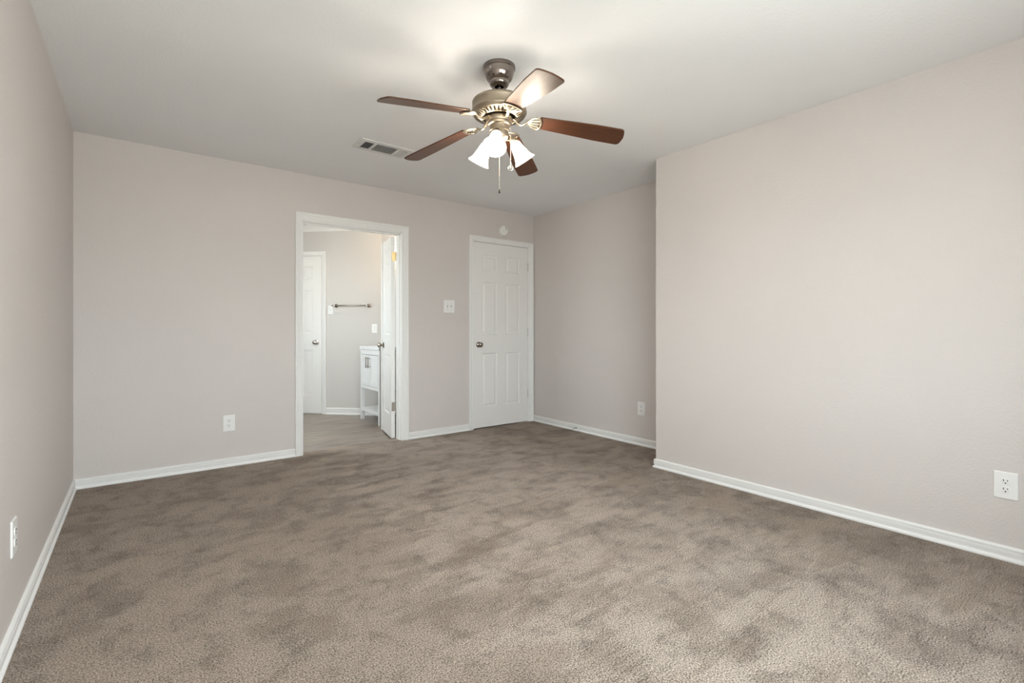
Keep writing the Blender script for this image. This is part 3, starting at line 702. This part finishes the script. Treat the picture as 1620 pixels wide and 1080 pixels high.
def make_iron():
    """blade holder in the blade's own frame: plate lies just under the blade, arm runs back to the flywheel"""
    bm = bmesh.new(); zp = -0.0035 - 0.0045
    D = [(0.147, 0.0)]
    for i in range(1, 8): D.append((0.147 + 0.055 * (i / 7) ** 0.9, 0.048 * math.sin(i / 7 * PI / 2) ** 0.8))
    for i in range(1, 6): D.append((0.202 + 0.018 * math.sin(i / 6 * PI / 2), 0.048 * (1 - (i / 6) ** 1.6)))
    D.append((0.2205, 0.0))
    loop = D + [(x, -y) for x, y in D[-2:0:-1]]
    add_tube(bm, [(x, y, zp) for x, y in loop], 0.0058, 0.0044, 8, closed=True)
    for y in (-0.030, 0.0, 0.030): add_tube(bm, [(0.150, y * 0.15, zp), (0.180, y * 0.7, zp - 0.001), (0.217 - abs(y) * 0.12, y, zp)], 0.0042, 0.0035, 8)
    for x, y in ((0.207, 0.026), (0.207, -0.026), (0.172, 0.0)): add_lathe(bm, [(0, zp - 0.0055), (0.004, zp - 0.005), (0.0055, zp - 0.0025), (0.0055, zp + 0.003), (0, zp + 0.003)], 12, Matrix.Translation((x, y, 0)))
    return bm
def make_arm():
    bm = bmesh.new()
    P = [(0.058, 0, 2.170), (0.074, 0, 2.168), (0.086, 0, 2.159), (0.097, 0, 2.148), (0.110, 0, 2.142), (0.130, 0, 2.147), (0.150, 0, ZHUB - 0.008 - 0.150 * math.sin(DROOP))]
    add_tube(bm, P, [0.013, 0.012, 0.010, 0.009, 0.0085, 0.0085, 0.008], [0.004, 0.005, 0.006, 0.006, 0.0055, 0.005, 0.0045], 10)
    return bm
PITCH = math.radians(-11.8)
blade_me = iron_me = arm_me = None
for k_ in range(5):
    az = math.radians(-35.3 + 72 * k_)
    if blade_me is None:
        bl = obj('blade', make_blade(), 'blade', fan); ir = obj('blade_iron', make_iron(), 'nickel', bl, True, 50); ar = obj('iron_arm', make_arm(), 'nickel', bl, True)
        blade_me, iron_me, arm_me = bl.data, ir.data, ar.data
    else:
        bl = bpy.data.objects.new('blade', blade_me); ir = bpy.data.objects.new('blade_iron', iron_me); ar = bpy.data.objects.new('iron_arm', arm_me)
        for q in (bl, ir, ar): C.objects.link(q)
        bl.parent = fan; ir.parent = bl; ar.parent = bl
    Mt = Matrix.Rotation(DROOP, 4, 'Y') @ Matrix.Rotation(PITCH, 4, 'X')
    Mb = Matrix.Translation((0, 0, ZHUB)) @ Matrix.Rotation(az, 4, 'Z') @ Mt
    bl.matrix_local = Mb
    ar.matrix_local = Mt.inverted() @ Matrix.Translation((0, 0, -ZHUB))

# three lamps
SHP = [(0.0150, 0.0), (0.0205, 0.002), (0.0250, 0.008), (0.0275, 0.016), (0.0300, 0.030), (0.0330, 0.046), (0.0365, 0.062), (0.0410, 0.078), (0.0470, 0.092), (0.0545, 0.103), (0.0580, 0.107),
       (0.0575, 0.109), (0.0530, 0.1055), (0.0455, 0.0935), (0.0395, 0.079), (0.0350, 0.062), (0.0315, 0.046), (0.0285, 0.030), (0.0260, 0.018), (0.0235, 0.010), (0.0195, 0.0045), (0.0150, 0.003)]
first = None
for k_ in range(3):
    az = math.radians(-15.7 + 120 * k_)
    c, s = math.cos(az), math.sin(az)
    p0 = Vector((0.082 * c, 0.082 * s, 2.064)); p1 = Vector((0.150 * c, 0.150 * s, 1.966)); dr = (p1 - p0).normalized()
    if first is None:
        sh = obj('lamp_shade', (lambda b: (add_lathe(b, SHP, 40), b)[1])(bmesh.new()), 'shade', fan, True)
        bu = obj('bulb', (lambda b: (add_lathe(b, [(0, -0.004), (0.010, -0.004), (0.010, 0.016), (0.012, 0.024), (0.0165, 0.036), (0.0185, 0.046), (0.0165, 0.057), (0.010, 0.064), (0, 0.066)], 24), b)[1])(bmesh.new()), 'bulb', sh, True)
        so = obj('socket', (lambda b: (add_lathe(b, [(0, -0.034), (0.011, -0.034), (0.013, -0.030), (0.0145, -0.020), (0.0185, -0.014), (0.0190, -0.006), (0.0165, -0.0005), (0.0145, 0.002), (0, 0.002)], 32), b)[1])(bmesh.new()), 'nickel', sh, True)
        first = (sh.data, bu.data, so.data)
    else:
        sh, bu, so = (bpy.data.objects.new(n_, d_) for n_, d_ in zip(('lamp_shade', 'bulb', 'socket'), first))
        for q in (sh, bu, so): C.objects.link(q)
        sh.parent = fan; bu.parent = sh; so.parent = sh
    sh.matrix_local = axis_mtx(p0, dr)
    bm = bmesh.new(); e = p0 - dr * 0.032
    add_tube(bm, [Vector((0.036 * c, 0.036 * s, 2.096)), Vector((0.050 * c, 0.050 * s, 2.101)), Vector((0.058 * c, 0.058 * s, 2.099)), e], 0.0065, None, 12); obj('lamp_arm', bm, 'nickel', fan, True)

def bead_chain(x, y, z0, z1):
    bm = bmesh.new(); n = int((z0 - z1) / 0.0045); prof = []
    add_tube(bm, [(x, y, z0), (x, y, z1)], 0.0008, None, 6)
    for i in range(n):
        zc = z0 - (i + 0.5) * (z0 - z1) / n
        add_lathe(bm, [(0, zc - 0.0016), (0.0016, zc), (0, zc + 0.0016)], 6, Matrix.Translation((x, y, 0)))
    return bm
ch = obj('pull_chain', bead_chain(0.004, 0.004, 2.037, 1.812), 'chain', fan)
lathe_part('chain_fob', [(0, 1.815), (0.0030, 1.813), (0.0038, 1.808), (0.0055, 1.800), (0.0052, 1.793), (0, 1.791)], 'fob', ch, 16, Matrix.Translation((0.004, 0.004, 0)))
# second chain hangs from the right-hand rim of the switch housing and carries a ring
qx, qy = 0.058 * math.cos(YAW) , -0.058 * math.sin(YAW)
ch2 = obj('pull_chain', bead_chain(qx, qy, 2.122, 1.932), 'chain', fan)
bm = bmesh.new(); add_tube(bm, [(qx - 0.009, qy + 0.007, 2.122), (qx, qy, 2.123)], 0.003, None, 8); obj('chain_guide', bm, 'nickel', ch2)
bm = bmesh.new()
rv = Vector((math.cos(YAW), -math.sin(YAW), 0))
add_tube(bm, [Vector((qx, qy, 1.919)) + rv * (0.0125 * math.cos(i * PI / 12)) + Vector((0, 0, 0.0125 * math.sin(i * PI / 12))) for i in range(24)], 0.0022, None, 8, closed=True, up=Vector((math.sin(YAW), math.cos(YAW), 0)))
add_lathe(bm, [(0, 1.910), (0.005, 1.915), (0.006, 1.920), (0.004, 1.926), (0, 1.932)], 12, Matrix.Translation((qx, qy, 0)))
obj('chain_fob', bm, 'screw', ch2, True)
